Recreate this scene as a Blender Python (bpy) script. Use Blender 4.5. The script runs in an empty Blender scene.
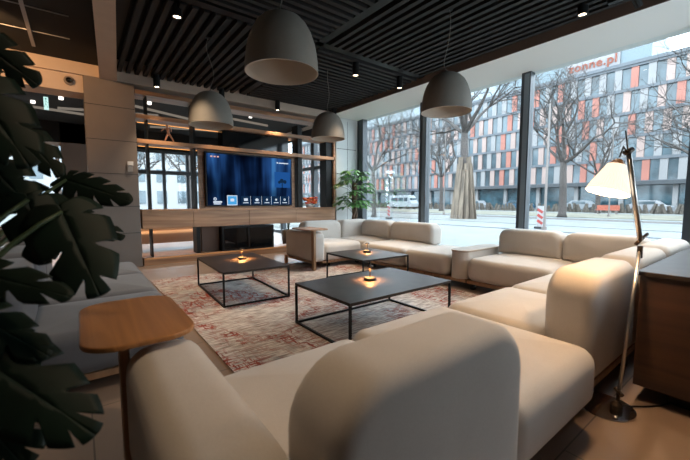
import bpy, bmesh, math, random
from mathutils import Vector, Matrix
PI = math.pi
C = bpy.context.scene.collection
sc = bpy.context.scene
random.seed(7)

# ---------------------------------------------------------------- materials
def new_mat(name):
    m = bpy.data.materials.new(name); m.use_nodes = True
    nt = m.node_tree; b = nt.nodes['Principled BSDF']
    return m, nt, b
def col4(c): return (c[0], c[1], c[2], 1)
def plain(name, c, rough=.5, metal=0, spec=.5, noise=0, nscale=30, bump=0, bscale=200):
    m, nt, b = new_mat(name)
    b.inputs['Base Color'].default_value = col4(c)
    b.inputs['Roughness'].default_value = rough
    b.inputs['Metallic'].default_value = metal
    b.inputs['Specular IOR Level'].default_value = spec
    tc = nt.nodes.new('ShaderNodeTexCoord')
    if noise:
        n = nt.nodes.new('ShaderNodeTexNoise'); n.inputs['Scale'].default_value = nscale; n.inputs['Detail'].default_value = 6
        nt.links.new(tc.outputs['Object'], n.inputs['Vector'])
        r = nt.nodes.new('ShaderNodeValToRGB')
        r.color_ramp.elements[0].position = .3; r.color_ramp.elements[1].position = .7
        r.color_ramp.elements[0].color = col4([x * (1 - noise) for x in c]); r.color_ramp.elements[1].color = col4([min(1, x * (1 + noise)) for x in c])
        nt.links.new(n.outputs['Fac'], r.inputs['Fac']); nt.links.new(r.outputs['Color'], b.inputs['Base Color'])
    if bump:
        n = nt.nodes.new('ShaderNodeTexNoise'); n.inputs['Scale'].default_value = bscale; n.inputs['Detail'].default_value = 3
        nt.links.new(tc.outputs['Object'], n.inputs['Vector'])
        bp = nt.nodes.new('ShaderNodeBump'); bp.inputs['Strength'].default_value = bump; bp.inputs['Distance'].default_value = .004
        nt.links.new(n.outputs['Fac'], bp.inputs['Height']); nt.links.new(bp.outputs['Normal'], b.inputs['Normal'])
    return m
def fabric(name, c, c2):
    m, nt, b = new_mat(name)
    b.inputs['Roughness'].default_value = .92; b.inputs['Specular IOR Level'].default_value = .2
    b.inputs['Sheen Weight'].default_value = .25; b.inputs['Sheen Roughness'].default_value = .5
    tc = nt.nodes.new('ShaderNodeTexCoord')
    n1 = nt.nodes.new('ShaderNodeTexNoise'); n1.inputs['Scale'].default_value = 260; n1.inputs['Detail'].default_value = 2
    n2 = nt.nodes.new('ShaderNodeTexNoise'); n2.inputs['Scale'].default_value = 3.5; n2.inputs['Detail'].default_value = 4
    for n in (n1, n2): nt.links.new(tc.outputs['Object'], n.inputs['Vector'])
    ad = nt.nodes.new('ShaderNodeMath'); ad.operation = 'MULTIPLY_ADD'; ad.inputs[1].default_value = .5
    m2 = nt.nodes.new('ShaderNodeMath'); m2.operation = 'MULTIPLY'; m2.inputs[1].default_value = .5
    nt.links.new(n2.outputs['Fac'], m2.inputs[0]); nt.links.new(n1.outputs['Fac'], ad.inputs[0]); nt.links.new(m2.outputs[0], ad.inputs[2])
    r = nt.nodes.new('ShaderNodeValToRGB'); r.color_ramp.elements[0].position = .35; r.color_ramp.elements[1].position = .65
    r.color_ramp.elements[0].color = col4(c2); r.color_ramp.elements[1].color = col4(c)
    nt.links.new(ad.outputs[0], r.inputs['Fac']); nt.links.new(r.outputs['Color'], b.inputs['Base Color'])
    bp = nt.nodes.new('ShaderNodeBump'); bp.inputs['Strength'].default_value = .25; bp.inputs['Distance'].default_value = .002
    nt.links.new(n1.outputs['Fac'], bp.inputs['Height']); nt.links.new(bp.outputs['Normal'], b.inputs['Normal'])
    return m
def wood(name, dark, light, axis='X', scale=1.0, rough=.45):
    m, nt, b = new_mat(name)
    b.inputs['Roughness'].default_value = rough
    tc = nt.nodes.new('ShaderNodeTexCoord'); mp = nt.nodes.new('ShaderNodeMapping')
    s = [22 * scale] * 3; s['XYZ'.index(axis)] = 1.3 * scale
    mp.inputs['Scale'].default_value = s
    n = nt.nodes.new('ShaderNodeTexNoise'); n.inputs['Scale'].default_value = 1; n.inputs['Detail'].default_value = 7; n.inputs['Distortion'].default_value = .6
    nt.links.new(tc.outputs['Object'], mp.inputs['Vector']); nt.links.new(mp.outputs['Vector'], n.inputs['Vector'])
    r = nt.nodes.new('ShaderNodeValToRGB'); r.color_ramp.elements[0].position = .3; r.color_ramp.elements[1].position = .72
    r.color_ramp.elements[0].color = col4(dark); r.color_ramp.elements[1].color = col4(light)
    nt.links.new(n.outputs['Fac'], r.inputs['Fac']); nt.links.new(r.outputs['Color'], b.inputs['Base Color'])
    return m
def emit(name, c, s):
    m = bpy.data.materials.new(name); m.use_nodes = True; nt = m.node_tree
    nt.nodes.remove(nt.nodes['Principled BSDF'])
    e = nt.nodes.new('ShaderNodeEmission'); e.inputs['Color'].default_value = col4(c); e.inputs['Strength'].default_value = s
    nt.links.new(e.outputs[0], nt.nodes['Material Output'].inputs['Surface']); return m
def glass_mat(name, tint=(1, 1, 1), refl=.5):
    m = bpy.data.materials.new(name); m.use_nodes = True; nt = m.node_tree
    nt.nodes.remove(nt.nodes['Principled BSDF'])
    t = nt.nodes.new('ShaderNodeBsdfTransparent'); t.inputs['Color'].default_value = col4(tint)
    g = nt.nodes.new('ShaderNodeBsdfGlossy'); g.inputs['Roughness'].default_value = .0
    fr = nt.nodes.new('ShaderNodeFresnel'); fr.inputs['IOR'].default_value = 1.5
    mu = nt.nodes.new('ShaderNodeMath'); mu.operation = 'MULTIPLY'; mu.inputs[1].default_value = refl
    mx = nt.nodes.new('ShaderNodeMixShader')
    nt.links.new(fr.outputs[0], mu.inputs[0]); nt.links.new(mu.outputs[0], mx.inputs[0])
    nt.links.new(t.outputs[0], mx.inputs[1]); nt.links.new(g.outputs[0], mx.inputs[2])
    nt.links.new(mx.outputs[0], nt.nodes['Material Output'].inputs['Surface']); return m

M = {}
M['beige'] = fabric('beige_boucle', (.65, .60, .55), (.56, .51, .46))
M['greyfab'] = fabric('grey_wool', (.12, .125, .14), (.085, .088, .10))
M['walnut'] = wood('walnut_veneer', (.25, .12, .06), (.54, .30, .155), 'X', .6)
M['oak'] = wood('oak_top', (.30, .12, .035), (.47, .21, .07), 'Y', 1.0, .4)
M['oak_x'] = wood('oak_leg', (.27, .15, .08), (.42, .25, .14), 'Z', 1.0, .5)
M['darkwood'] = wood('dark_walnut_front', (.028, .013, .009), (.085, .040, .022), 'Y', .45, .5)
M['black'] = plain('black_metal', (.008, .008, .008), .5, spec=.25)
M['blacktop'] = plain('black_tabletop', (.036, .027, .022), .38, spec=.25, noise=.3, nscale=9)
M['slat'] = plain('black_slat', (.013, .012, .012), .8)
M['void'] = plain('dark_ceiling', (.010, .010, .010), .9)
M['plaster'] = plain('taupe_plaster', (.62, .50, .41), .8, noise=.05, nscale=4)
M['soffit'] = plain('white_soffit', (.86, .87, .85), .85)
M['brown'] = plain('brown_reveal', (.13, .085, .065), .7)
M['panel'] = plain('taupe_wall_panel', (.21, .175, .15), .7, noise=.05, nscale=3)
M['lightpanel'] = plain('pale_wall_panel', (.55, .57, .56), .6, noise=.04, nscale=3)
M['frame'] = plain('window_frame_grey', (.045, .055, .065), .4)
M['frame_hl'] = plain('window_frame_highlight', (.20, .24, .27), .4)  # paler frame tone, paints the bluish daylight highlight on the mullions
M['pend'] = plain('pendant_grey', (.27, .25, .22), .75, noise=.06, nscale=8, bump=.2, bscale=60)
M['pendin'] = plain('pendant_inner', (.60, .54, .47), .8)
M['chrome'] = plain('brushed_aluminium', (.62, .59, .56), .3, 1)
M['dkmetal'] = plain('dark_bronze', (.08, .055, .04), .35, .8)
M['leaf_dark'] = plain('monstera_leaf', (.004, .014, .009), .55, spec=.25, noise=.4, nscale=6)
M['leaf_mid'] = plain('ficus_leaf', (.14, .32, .09), .35, noise=.45, nscale=5)
M['leaf_bg'] = plain('shelf_plant_leaf', (.03, .09, .05), .4, noise=.4, nscale=5)
M['stem'] = plain('green_stem', (.04, .07, .03), .5)
M['trunk'] = plain('ficus_trunk', (.12, .07, .045), .8, noise=.4, nscale=30)
M['bark'] = plain('tree_bark', (.045, .037, .033), .9, noise=.35, nscale=8)
M['plank'] = wood('raw_plank', (.05, .037, .028), (.19, .145, .105), 'Z', .3, .8)
M['pot'] = plain('charcoal_pot', (.06, .06, .06), .6)
M['white'] = plain('white_paint', (.75, .75, .74), .5)
M['glass'] = glass_mat('window_glass', (.95, .98, 1.0), .4)
M['darkglass'] = plain('dark_glass', (.006, .007, .008), .06)
M['lit'] = emit('downlight_lens', (1, .78, .55), 6)
M['lit_cool'] = emit('back_room_light', (1, .9, .8), 1.5)
M['strip'] = emit('light_line', (1, .85, .7), .10)
M['warm_strip'] = emit('warm_led_strip', (1, .42, .12), .9)
M['glow'] = emit('table_lamp_bulb', (1, .55, .22), 6)
M['exit_w'] = emit('exit_sign_glow', (.65, 1, .95), .5)
M['exit_g'] = emit('exit_sign_green', (.0, .22, .13), .4)
M['ui'] = emit('screen_white', (.75, .85, 1), .45)
M['ui_pink'] = emit('screen_pink', (1, .55, .5), .4)
M['ui_blue'] = emit('screen_tile_blue', (.08, .42, .85), .45)
M['ui_tile'] = emit('screen_tile_navy', (.01, .035, .09), .35)
M['flower_red'] = plain('red_petal', (.55, .06, .03), .6)
M['flower_or'] = plain('orange_petal', (.7, .18, .05), .6)
M['figure'] = plain('orange_lit_figure', (.55, .30, .2), .45, noise=.2, nscale=10)  # orange tone puts the warm shelf light into the figure's colour
M['orange'] = plain('facade_orange', (.23, .085, .062), .7, noise=.12, nscale=.6)
M['pink'] = plain('facade_pink', (.23, .165, .145), .7, noise=.06, nscale=.6)
M['pale'] = plain('facade_pale', (.165, .16, .16), .7, noise=.06, nscale=.6)
M['concrete'] = plain('facade_concrete', (.075, .083, .093), .8, noise=.1, nscale=.5)
M['extglass'] = plain('facade_window_glass', (.055, .078, .09), .08, noise=.5, nscale=.35)
M['extglass2'] = plain('shopfront_glass', (.028, .055, .068), .1, noise=.6, nscale=.8)
M['canopy'] = plain('facade_canopy', (.03, .034, .038), .6)
M['pave'] = plain('pavement', (.105, .11, .102), .9, noise=.12, nscale=.7)
M['asph'] = plain('asphalt', (.105, .118, .12), .8, noise=.1, nscale=.6)
M['grass'] = plain('winter_grass', (.115, .108, .08), .95, noise=.3, nscale=.5)
M['rail'] = plain('tram_rail', (.13, .11, .10), .6)
M['hedge'] = plain('bare_hedge', (.06, .05, .04), .95, noise=.5, nscale=5)
M['signred'] = plain('barrier_red', (.25, .03, .025), .6)
M['signwhite'] = plain('barrier_white', (.25, .25, .25), .6)
M['tyre'] = plain('tyre', (.02, .02, .02), .8)
M['vanwhite'] = plain('van_white', (.28, .30, .31), .3)
M['parking'] = plain('bench_orange', (.26, .07, .04), .6)
M['lineblk'] = plain('panel_joint', (.05, .05, .05), .8)
M['sofa_back'] = plain('cream_upholstery', (.5, .4, .32), .8)

# shade of the floor lamp: pleated translucent fabric lit from inside
m, nt, b = new_mat('pleated_shade'); M['shade'] = m
b.inputs['Base Color'].default_value = (.9, .8, .68, 1); b.inputs['Roughness'].default_value = .9
b.inputs['Emission Color'].default_value = (1, .80, .58, 1); b.inputs['Emission Strength'].default_value = .6
# rug
m, nt, b = new_mat('distressed_rug'); M['rug'] = m
b.inputs['Roughness'].default_value = .95; b.inputs['Specular IOR Level'].default_value = .1
tc = nt.nodes.new('ShaderNodeTexCoord')
def tex(scale, vec, detail=6, dist=0):
    mp = nt.nodes.new('ShaderNodeMapping'); mp.inputs['Scale'].default_value = vec
    nt.links.new(tc.outputs['Object'], mp.inputs['Vector'])
    n = nt.nodes.new('ShaderNodeTexNoise'); n.inputs['Scale'].default_value = scale; n.inputs['Detail'].default_value = detail; n.inputs['Distortion'].default_value = dist
    nt.links.new(mp.outputs['Vector'], n.inputs['Vector']); return n.outputs['Fac']
def ramp(fac, stops):
    r = nt.nodes.new('ShaderNodeValToRGB'); e = r.color_ramp.elements
    e[0].position, e[0].color = stops[0][0], col4(stops[0][1]); e[1].position, e[1].color = stops[-1][0], col4(stops[-1][1])
    for p, c in stops[1:-1]:
        x = e.new(p); x.color = col4(c)
    nt.links.new(fac, r.inputs['Fac']); return r.outputs['Color']
def mix(f, a, bb):
    x = nt.nodes.new('ShaderNodeMix'); x.data_type = 'RGBA'
    nt.links.new(f, x.inputs[0]) if not isinstance(f, float) else setattr(x.inputs[0], 'default_value', f)
    nt.links.new(a, x.inputs[6]); nt.links.new(bb, x.inputs[7]); return x.outputs[2]
base = ramp(tex(1.1, (1, 1, 1), 5, .5), [(.3, (.55, .47, .41)), (.5, (.64, .60, .56)), (.60, (.30, .37, .41)), (.75, (.55, .50, .46))])
fibre = ramp(tex(7, (1, 9, 1), 6), [(.4, (.07, .05, .045)), (.58, (.74, .70, .66))])
red = ramp(tex(5, (1.2, 7, 1), 8, .8), [(.3, (.40, .06, .03)), (.6, (.20, .05, .04))])
a1 = mix(.55, base, fibre)
lines = ramp(tex(3.2, (2.2, 11, 1), 6, 1.2), [(.50, (0, 0, 0)), (.56, (1, 1, 1))])
lines2 = ramp(tex(3.2, (11, 2.2, 1), 6, 1.2), [(.52, (0, 0, 0)), (.58, (1, 1, 1))])
patch = ramp(tex(1.5, (1, 1, 1), 4, 1), [(.42, (.1, .1, .1)), (.58, (.95, .95, .95))])
mx1 = nt.nodes.new('ShaderNodeMix'); mx1.data_type = 'RGBA'; mx1.blend_type = 'LIGHTEN'; mx1.inputs[0].default_value = 1
nt.links.new(lines, mx1.inputs[6]); nt.links.new(lines2, mx1.inputs[7])
mx2 = nt.nodes.new('ShaderNodeMix'); mx2.data_type = 'RGBA'; mx2.blend_type = 'MULTIPLY'; mx2.inputs[0].default_value = 1
nt.links.new(mx1.outputs[2], mx2.inputs[6]); nt.links.new(patch, mx2.inputs[7])
sepc = nt.nodes.new('ShaderNodeRGBToBW'); nt.links.new(mx2.outputs[2], sepc.inputs[0])
nt.links.new(mix(sepc.outputs[0], a1, red), b.inputs['Base Color'])
# floor: large stone-look tiles
m, nt, b = new_mat('floor_tiles'); M['floor'] = m
b.inputs['Roughness'].default_value = .38
tc = nt.nodes.new('ShaderNodeTexCoord')
br = nt.nodes.new('ShaderNodeTexBrick'); br.offset = .5
br.inputs['Color1'].default_value = (.30, .22, .17, 1); br.inputs['Color2'].default_value = (.265, .195, .15, 1); br.inputs['Mortar'].default_value = (.12, .09, .07, 1)
br.inputs['Scale'].default_value = 1; br.inputs['Mortar Size'].default_value = .004; br.inputs['Brick Width'].default_value = 1.2; br.inputs['Row Height'].default_value = .6
nt.links.new(tc.outputs['Object'], br.inputs['Vector'])
nn = nt.nodes.new('ShaderNodeTexNoise'); nn.inputs['Scale'].default_value = 2.5; nn.inputs['Detail'].default_value = 8
nt.links.new(tc.outputs['Object'], nn.inputs['Vector'])
rr = nt.nodes.new('ShaderNodeValToRGB'); rr.color_ramp.elements[0].color = (.75, .75, .75, 1); rr.color_ramp.elements[1].color = (1.15, 1.12, 1.1, 1)
nt.links.new(nn.outputs['Fac'], rr.inputs['Fac'])
mm = nt.nodes.new('ShaderNodeMix'); mm.data_type = 'RGBA'; mm.blend_type = 'MULTIPLY'; mm.inputs[0].default_value = 1
nt.links.new(br.outputs['Color'], mm.inputs[6]); nt.links.new(rr.outputs['Color'], mm.inputs[7]); nt.links.new(mm.outputs[2], b.inputs['Base Color'])
# television picture: dark navy room with blue vertical folds
m = bpy.data.materials.new('screen_picture'); m.use_nodes = True; nt = m.node_tree; M['screen'] = m
nt.nodes.remove(nt.nodes['Principled BSDF'])
tc = nt.nodes.new('ShaderNodeTexCoord')
f1 = tex(1.0, (3.2, 1, .35), 3, .3); f2 = tex(1.0, (1.1, 1, 1.2), 2)
c1 = ramp(f1, [(.35, (.001, .003, .012)), (.5, (.006, .02, .07)), (.62, (.02, .08, .26)), (.72, (.05, .2, .5))])
c2 = ramp(f2, [(.35, (.1, .1, .1)), (.6, (1, 1, 1))])
xm = nt.nodes.new('ShaderNodeMix'); xm.data_type = 'RGBA'; xm.blend_type = 'MULTIPLY'; xm.inputs[0].default_value = .9
nt.links.new(c1, xm.inputs[6]); nt.links.new(c2, xm.inputs[7])
e = nt.nodes.new('ShaderNodeEmission'); e.inputs['Strength'].default_value = .45
nt.links.new(xm.outputs[2], e.inputs['Color']); nt.links.new(e.outputs[0], nt.nodes['Material Output'].inputs['Surface'])
M['ui_pic'] = emit('screen_inset_blue', (.02, .12, .42), .35)

# ---------------------------------------------------------------- mesh helpers
def woff(o):
    v = Vector((0, 0, 0))
    while o is not None: v += o.location; o = o.parent
    return v
class MB:
    def __init__(s): s.v = []; s.f = []; s.mi = []; s.m = 0
    def add(s, vs, fs):
        n = len(s.v); s.v += [Vector(v) for v in vs]; s.f += [tuple(i + n for i in f) for f in fs]; s.mi += [s.m] * len(fs); return s
    def box(s, x0, x1, y0, y1, z0, z1, T=None):
        vs = [Vector((x, y, z)) for x in (x0, x1) for y in (y0, y1) for z in (z0, z1)]
        if T is not None: vs = [T @ v for v in vs]
        return s.add(vs, [(0, 1, 3, 2), (4, 6, 7, 5), (0, 4, 5, 1), (2, 3, 7, 6), (0, 2, 6, 4), (1, 5, 7, 3)])
    def beam(s, p, q, w, h):
        p, q = Vector(p), Vector(q); d = (q - p).normalized()
        up = Vector((0, 0, 1)) if abs(d.z) < .95 else Vector((1, 0, 0))
        a = d.cross(up).normalized() * w / 2; b_ = a.cross(d).normalized() * h / 2
        vs = [p - a - b_, p + a - b_, p + a + b_, p - a + b_, q - a - b_, q + a - b_, q + a + b_, q - a + b_]
        return s.add(vs, [(0, 1, 2, 3), (7, 6, 5, 4), (0, 4, 5, 1), (1, 5, 6, 2), (2, 6, 7, 3), (3, 7, 4, 0)])
    def tube(s, pts, radii, n=8, caps=True):
        pts = [Vector(p) for p in pts]
        if not hasattr(radii, '__len__'): radii = [radii] * len(pts)
        vs = []; prev = None
        for i, p in enumerate(pts):
            d = (pts[min(i + 1, len(pts) - 1)] - pts[max(i - 1, 0)]).normalized()
            if prev is None:
                prev = d.orthogonal().normalized()
            a = (prev - d * prev.dot(d)); a = a.normalized() if a.length > 1e-6 else d.orthogonal().normalized()
            prev = a; b_ = d.cross(a)
            for k in range(n):
                t = 2 * PI * k / n; vs.append(p + (a * math.cos(t) + b_ * math.sin(t)) * radii[i])
        fs = [(i * n + k, i * n + (k + 1) % n, (i + 1) * n + (k + 1) % n, (i + 1) * n + k) for i in range(len(pts) - 1) for k in range(n)]
        if caps: fs += [tuple(reversed(range(n))), tuple((len(pts) - 1) * n + k for k in range(n))]
        return s.add(vs, fs)
    def lathe(s, prof, c=(0, 0, 0), n=32, T=None):
        vs = []; c = Vector(c)
        for r, z in prof:
            for k in range(n):
                t = 2 * PI * k / n; v = Vector((r * math.cos(t), r * math.sin(t), z))
                vs.append((T @ v if T is not None else v) + c)
        fs = [(i * n + k, i * n + (k + 1) % n, (i + 1) * n + (k + 1) % n, (i + 1) * n + k) for i in range(len(prof) - 1) for k in range(n)]
        return s.add(vs, fs)
    def disc(s, c, r, n=24, T=None):
        c = Vector(c); vs = [Vector((r * math.cos(2 * PI * k / n), r * math.sin(2 * PI * k / n), 0)) for k in range(n)]
        return s.add([(T @ v if T is not None else v) + c for v in vs], [tuple(range(n))])
    def cushion(s, o, U, V, W, w, h, d, R, rf, bulge=.015, nc=6, nf=5):
        """Upholstered block: rounded-rect outline (w along U, h along V, corner radii R = (bl, br, tr, tl)), depth d along W with fillet rf and a slight crown on both faces."""
        o, U, V, W = Vector(o), Vector(U), Vector(V), Vector(W)
        if not hasattr(R, '__len__'): R = (R,) * 4
        def ring(ins, dep, sc=1.0):
            out = []
            for (cx, cy, r, a0) in ((0, 0, R[0], PI), (w, 0, R[1], 1.5 * PI), (w, h, R[2], 0), (0, h, R[3], .5 * PI)):
                sx = 1 if cx == 0 else -1; sy = 1 if cy == 0 else -1
                r2 = max(r - ins, .002); e_ = max(ins - (r - r2), ins) if r < ins else 0
                qx = cx + sx * (ins + r2); qy = cy + sy * (ins + r2)
                for k in range(nc + 1):
                    a = a0 + .5 * PI * k / nc
                    out.append((qx + r2 * math.cos(a), qy + r2 * math.sin(a)))
            out = [((x - w / 2) * sc + w / 2, (y - h / 2) * sc + h / 2) for x, y in out]
            return [o + U * x + V * y + W * dep for x, y in out]
        rings = []
        for sc_, bz in ((.12, 1), (.4, .85), (.68, .55), (.86, .25)): rings.append(ring(rf, -bulge * bz, sc_))
        for k in range(nf + 1):
            a = .5 * PI * k / nf; rings.append(ring(rf * (1 - math.sin(a)), rf * (1 - math.cos(a))))
        for k in range(nf + 1):
            a = .5 * PI * (1 - k / nf); rings.append(ring(rf * (1 - math.sin(a)), d - rf * (1 - math.cos(a))))
        for sc_, bz in ((.86, .25), (.68, .55), (.4, .85), (.12, 1)): rings.append(ring(rf, d + bulge * bz, sc_))
        n = len(rings[0]); vs = [p for r in rings for p in r]
        fs = [(i * n + k, i * n + (k + 1) % n, (i + 1) * n + (k + 1) % n, (i + 1) * n + k) for i in range(len(rings) - 1) for k in range(n)]
        fs += [tuple(reversed(range(n))), tuple((len(rings) - 1) * n + k for k in range(n))]
        return s.add(vs, fs)
    def prism(s, poly, z0, z1):
        n = len(poly); vs = [(x, y, z0) for x, y in poly] + [(x, y, z1) for x, y in poly]
        return s.add(vs, [tuple(reversed(range(n))), tuple(range(n, 2 * n))] + [(k, (k + 1) % n, n + (k + 1) % n, n + k) for k in range(n)])
    def build(s, name, mats, parent=None, smooth=False, bevel=0, bseg=2):
        me = bpy.data.meshes.new(name)
        off = woff(parent) if parent else Vector((0, 0, 0))
        me.from_pydata([v - off for v in s.v], [], s.f)
        if not isinstance(mats, (list, tuple)): mats = [mats]
        for m_ in mats: me.materials.append(m_)
        if len(mats) > 1: me.polygons.foreach_set('material_index', s.mi)
        bm = bmesh.new(); bm.from_mesh(me); bmesh.ops.recalc_face_normals(bm, faces=bm.faces); bm.to_mesh(me); bm.free()
        if smooth: me.polygons.foreach_set('use_smooth', [True] * len(me.polygons))
        me.update()
        o = bpy.data.objects.new(name, me); C.objects.link(o)
        if parent: o.parent = parent
        if bevel:
            md = o.modifiers.new('bevel', 'BEVEL'); md.width = bevel; md.segments = bseg; md.limit_method = 'ANGLE'
        return o
def tag(o, label, cat, group=None, kind=None):
    o['label'] = label; o['category'] = cat
    if group: o['group'] = group
    if kind: o['kind'] = kind
    return o
def thing(name, label, cat, loc=(0, 0, 0), group=None, rz=0):
    o = bpy.data.objects.new(name, None); C.objects.link(o); o.location = loc; o.rotation_euler = (0, 0, rz)
    o.empty_display_size = .1
    return tag(o, label, cat, group)
def struct(o): o['kind'] = 'structure'; return o
def recenter(o):
    me = o.data; xs = [v.co for v in me.vertices]
    c = Vector(((min(v.x for v in xs) + max(v.x for v in xs)) / 2, (min(v.y for v in xs) + max(v.y for v in xs)) / 2, min(v.z for v in xs)))
    for v in me.vertices: v.co -= c
    o.location = c; return o
def dup(root, loc, label=None, rz=None, group=None):
    r = root.copy(); C.objects.link(r); r.location = loc
    if rz is not None: r.rotation_euler = (0, 0, rz)
    if label: r['label'] = label
    if group: r['group'] = group
    for ch in list(root.children):
        c = ch.copy(); C.objects.link(c); c.parent = r
        for g in ch.children:
            d = g.copy(); C.objects.link(d); d.parent = c
    return r
def spot(name, loc, target, power, color, size=1.0, blend=.6, radius=.04, parent=None):
    l = bpy.data.lights.new(name, 'SPOT'); l.energy = power; l.color = color; l.spot_size = size; l.spot_blend = blend; l.shadow_soft_size = radius
    o = bpy.data.objects.new(name, l); C.objects.link(o); o.location = loc
    o.rotation_euler = (Vector(target) - Vector(loc)).to_track_quat('-Z', 'Y').to_euler(); return o
def point(name, loc, power, color, radius=.03):
    l = bpy.data.lights.new(name, 'POINT'); l.energy = power; l.color = color; l.shadow_soft_size = radius
    o = bpy.data.objects.new(name, l); C.objects.link(o); o.location = loc; return o
def area(name, loc, rot, sx, sy, power, color):
    l = bpy.data.lights.new(name, 'AREA'); l.shape = 'RECTANGLE'; l.size = sx; l.size_y = sy; l.energy = power; l.color = color
    o = bpy.data.objects.new(name, l); C.objects.link(o); o.location = loc; o.rotation_euler = rot; return o
WARM = (1, .73, .48)

# ---------------------------------------------------------------- camera
H = 1.2; P = math.atan(29 / 345); YAW = math.radians(37.6)
cam = bpy.data.cameras.new('camera'); cam.lens = 18.0; cam.sensor_width = 36; cam.clip_start = .02; cam.clip_end = 500
co = bpy.data.objects.new('camera', cam); C.objects.link(co)
co.location = (0, 0, H); co.rotation_euler = (PI / 2 - P, 0, -YAW); sc.camera = co
cam.dof.use_dof = True; cam.dof.focus_distance = 4.2; cam.dof.aperture_fstop = 2.2

# ---------------------------------------------------------------- room shell
ZC, ZS, YM, XW = 3.42, 3.26, 7.25, 6.05
YB = 14.0                                    # glazing at the end of the room behind the media wall
XL, YR = -3.4, -2.2
struct(MB().box(XL, XW + .25, YR, YB, -.12, 0).build('floor', M['floor']))
struct(MB().box(XL - .2, XW + .4, YR - .2, YB + .2, 3.62, 3.75).build('ceiling', M['void']))
struct(MB().box(XL - .15, XL, YR, YB, 0, 3.62).build('wall_left', M['plaster']))
struct(MB().box(XL - .15, XW + .25, YR - .15, YR, 3.2, 3.62).build('wall_back', M['plaster']))

# pale panelled return wall between media unit and window
w = MB(); w.box(5.30, XW - .02, YM, YM + .12, 0, 3.6)
struct(w.build('wall_right', M['lightpanel']))
w = MB()
for z in (.62, 1.26, 1.9, 2.54): w.box(5.31, XW - .1, YM - .003, YM + .01, z, z + .012)
w.box(5.66, 5.668, YM - .003, YM + .01, .0, ZS)
struct(w.build('trim_1', M['lineblk']))
# column with panel joints
struct(MB().box(.16, .88, YM, YM + .7, 0, ZS).build('wall_column', M['panel'], bevel=.006))
w = MB()
for z in (.62, 1.1, 1.67, 2.24, 2.81): w.box(.157, .883, YM - .003, YM + .5, z, z + .010)
struct(w.build('trim_2', M['lineblk']))
# bulkhead above the media unit and beams
w = MB(); w.box(-3.4, 5.3, YM, YM + .55, ZS, 3.62); struct(w.build('trim_3', M['plaster']))
struct(MB().box(-3.4, .16, YM + .05, YM + .5, 2.98, ZS).build('trim_4', M['plaster']))
struct(MB().prism([(-.20, YR), (-.10, YR), (.63, YM), (.385, YM)], 3.25, 3.62).build('trim_5', M['plaster']))
struct(MB().box(-.3, .60, YR, YM, 3.52, 3.6).build('trim_17', M['black']))
# window soffit + brown reveal
struct(MB().box(5.10, XW + .2, YR, YM, ZS + .07, 3.62).build('trim_6', M['soffit']))
struct(MB().box(5.085, 5.10, YR, YM, ZS + .068, 3.62).build('trim_7', M['brown']))
# suspended ceiling fields: black slats, four quarters divided by channels
XC, YC = 2.85, 4.30
def slats(n, x0, x1, y0, y1, along):
    s = MB(); p = .13; wd = .062
    if along == 'Y':
        x = x0 + .04
        while x < x1 - wd: s.box(x, x + wd, y0, y1, ZC, ZC + .07); x += p
    else:
        y = y0 + .04
        while y < y1 - wd: s.box(x0, x1, y, y + wd, ZC, ZC + .07); y += p
    return struct(s.build('trim_%d' % n, M['slat']))
slats(8, .60, XC - .08, YC + .08, YM, 'Y')
slats(9, .60, XC - .08, YR, YC - .08, 'X')
slats(10, XC + .08, 5.08, YR, YC - .08, 'Y')
slats(11, XC + .08, 5.08, YC + .08, YM, 'X')
struct(MB().box(.60, 5.08, YC - .06, YC + .06, ZC + .02, ZC + .1).build('trim_12', M['black']))
struct(MB().box(XC - .06, XC + .06, YR, YM, ZC + .02, ZC + .1).build('trim_13', M['black']))
# left ceiling: dark tiles with thin metal joint lines
s = MB()
struct(MB().prism([(-3.4, YR), (-.15, YR), (.40, YM), (-3.4, YM)], 3.45, 3.5).build('trim_14', M['void']))
for y in (6.3, 5.55, 4.8, 4.05, 3.3, 2.55): s.box(-2.4, .02, y, y + .015, 3.44, 3.452)
s.box(-.42, -.38, YR, 6.9, 3.438, 3.452); s.box(-1.75, -1.71, YR, 6.9, 3.438, 3.452)
struct(s.build('trim_15', plain('ceiling_joint', (.33, .33, .34), .5)))

# windows on the right: frame mullions + panes (pane is a child)
mull = [(7.02, 7.18), (4.93, 5.11), (2.78, 2.93), (.66, .84), (-1.44, -1.26)]
for i in range(4):
    y1 = mull[i][0]; y0 = mull[i + 1][1]
    f = MB()
    ya, yb = mull[i + 1][0], (mull[i][1] if i == 0 else mull[i][0])
    f.m = 0
    f.box(XW - .05, XW + .10, mull[i + 1][0], mull[i + 1][1], 0, ZS + .2)
    if i == 0: f.box(XW - .05, XW + .10, mull[0][0], mull[0][1], 0, ZS + .2)
    f.box(XW - .03, XW + .1, y0, y1, 0, .09); f.box(XW - .03, XW + .1, y0, y1, ZS + .09, ZS + .12)
    f.m = 1
    f.box(XW - .054, XW - .05, mull[i + 1][0] + .02, mull[i + 1][0] + .10, 0.02, ZS + .04)  # strip painting the lit side of the mullion
    fo = struct(f.build('window_%d' % (i + 1), [M['frame'], M['frame_hl']]))
    MB().box(XW + .02, XW + .03, y0, y1, .09, ZS + .10).build('pane', M['glass'], fo)
struct(MB().box(XW, XW + .2, YR - .1, -1.44, 0, 3.4).build('wall_window_end', M['plaster']))
f = MB()
for y in (7.30, 9.5, 11.7, 13.85): f.box(XW - .05, XW + .1, y - .09, y + .09, 0, 3.4)
f.box(XW - .03, XW + .08, 7.2, YB, 0, .1); f.box(XW - .03, XW + .08, 7.2, YB, 2.2, 2.3); f.box(XW - .03, XW + .08, 7.2, YB, ZS, 3.5)
fo = struct(f.build('window_8', M['frame'])); MB().box(XW + .02, XW + .03, 7.2, YB, .1, ZS).build('pane', M['glass'], fo)
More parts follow.
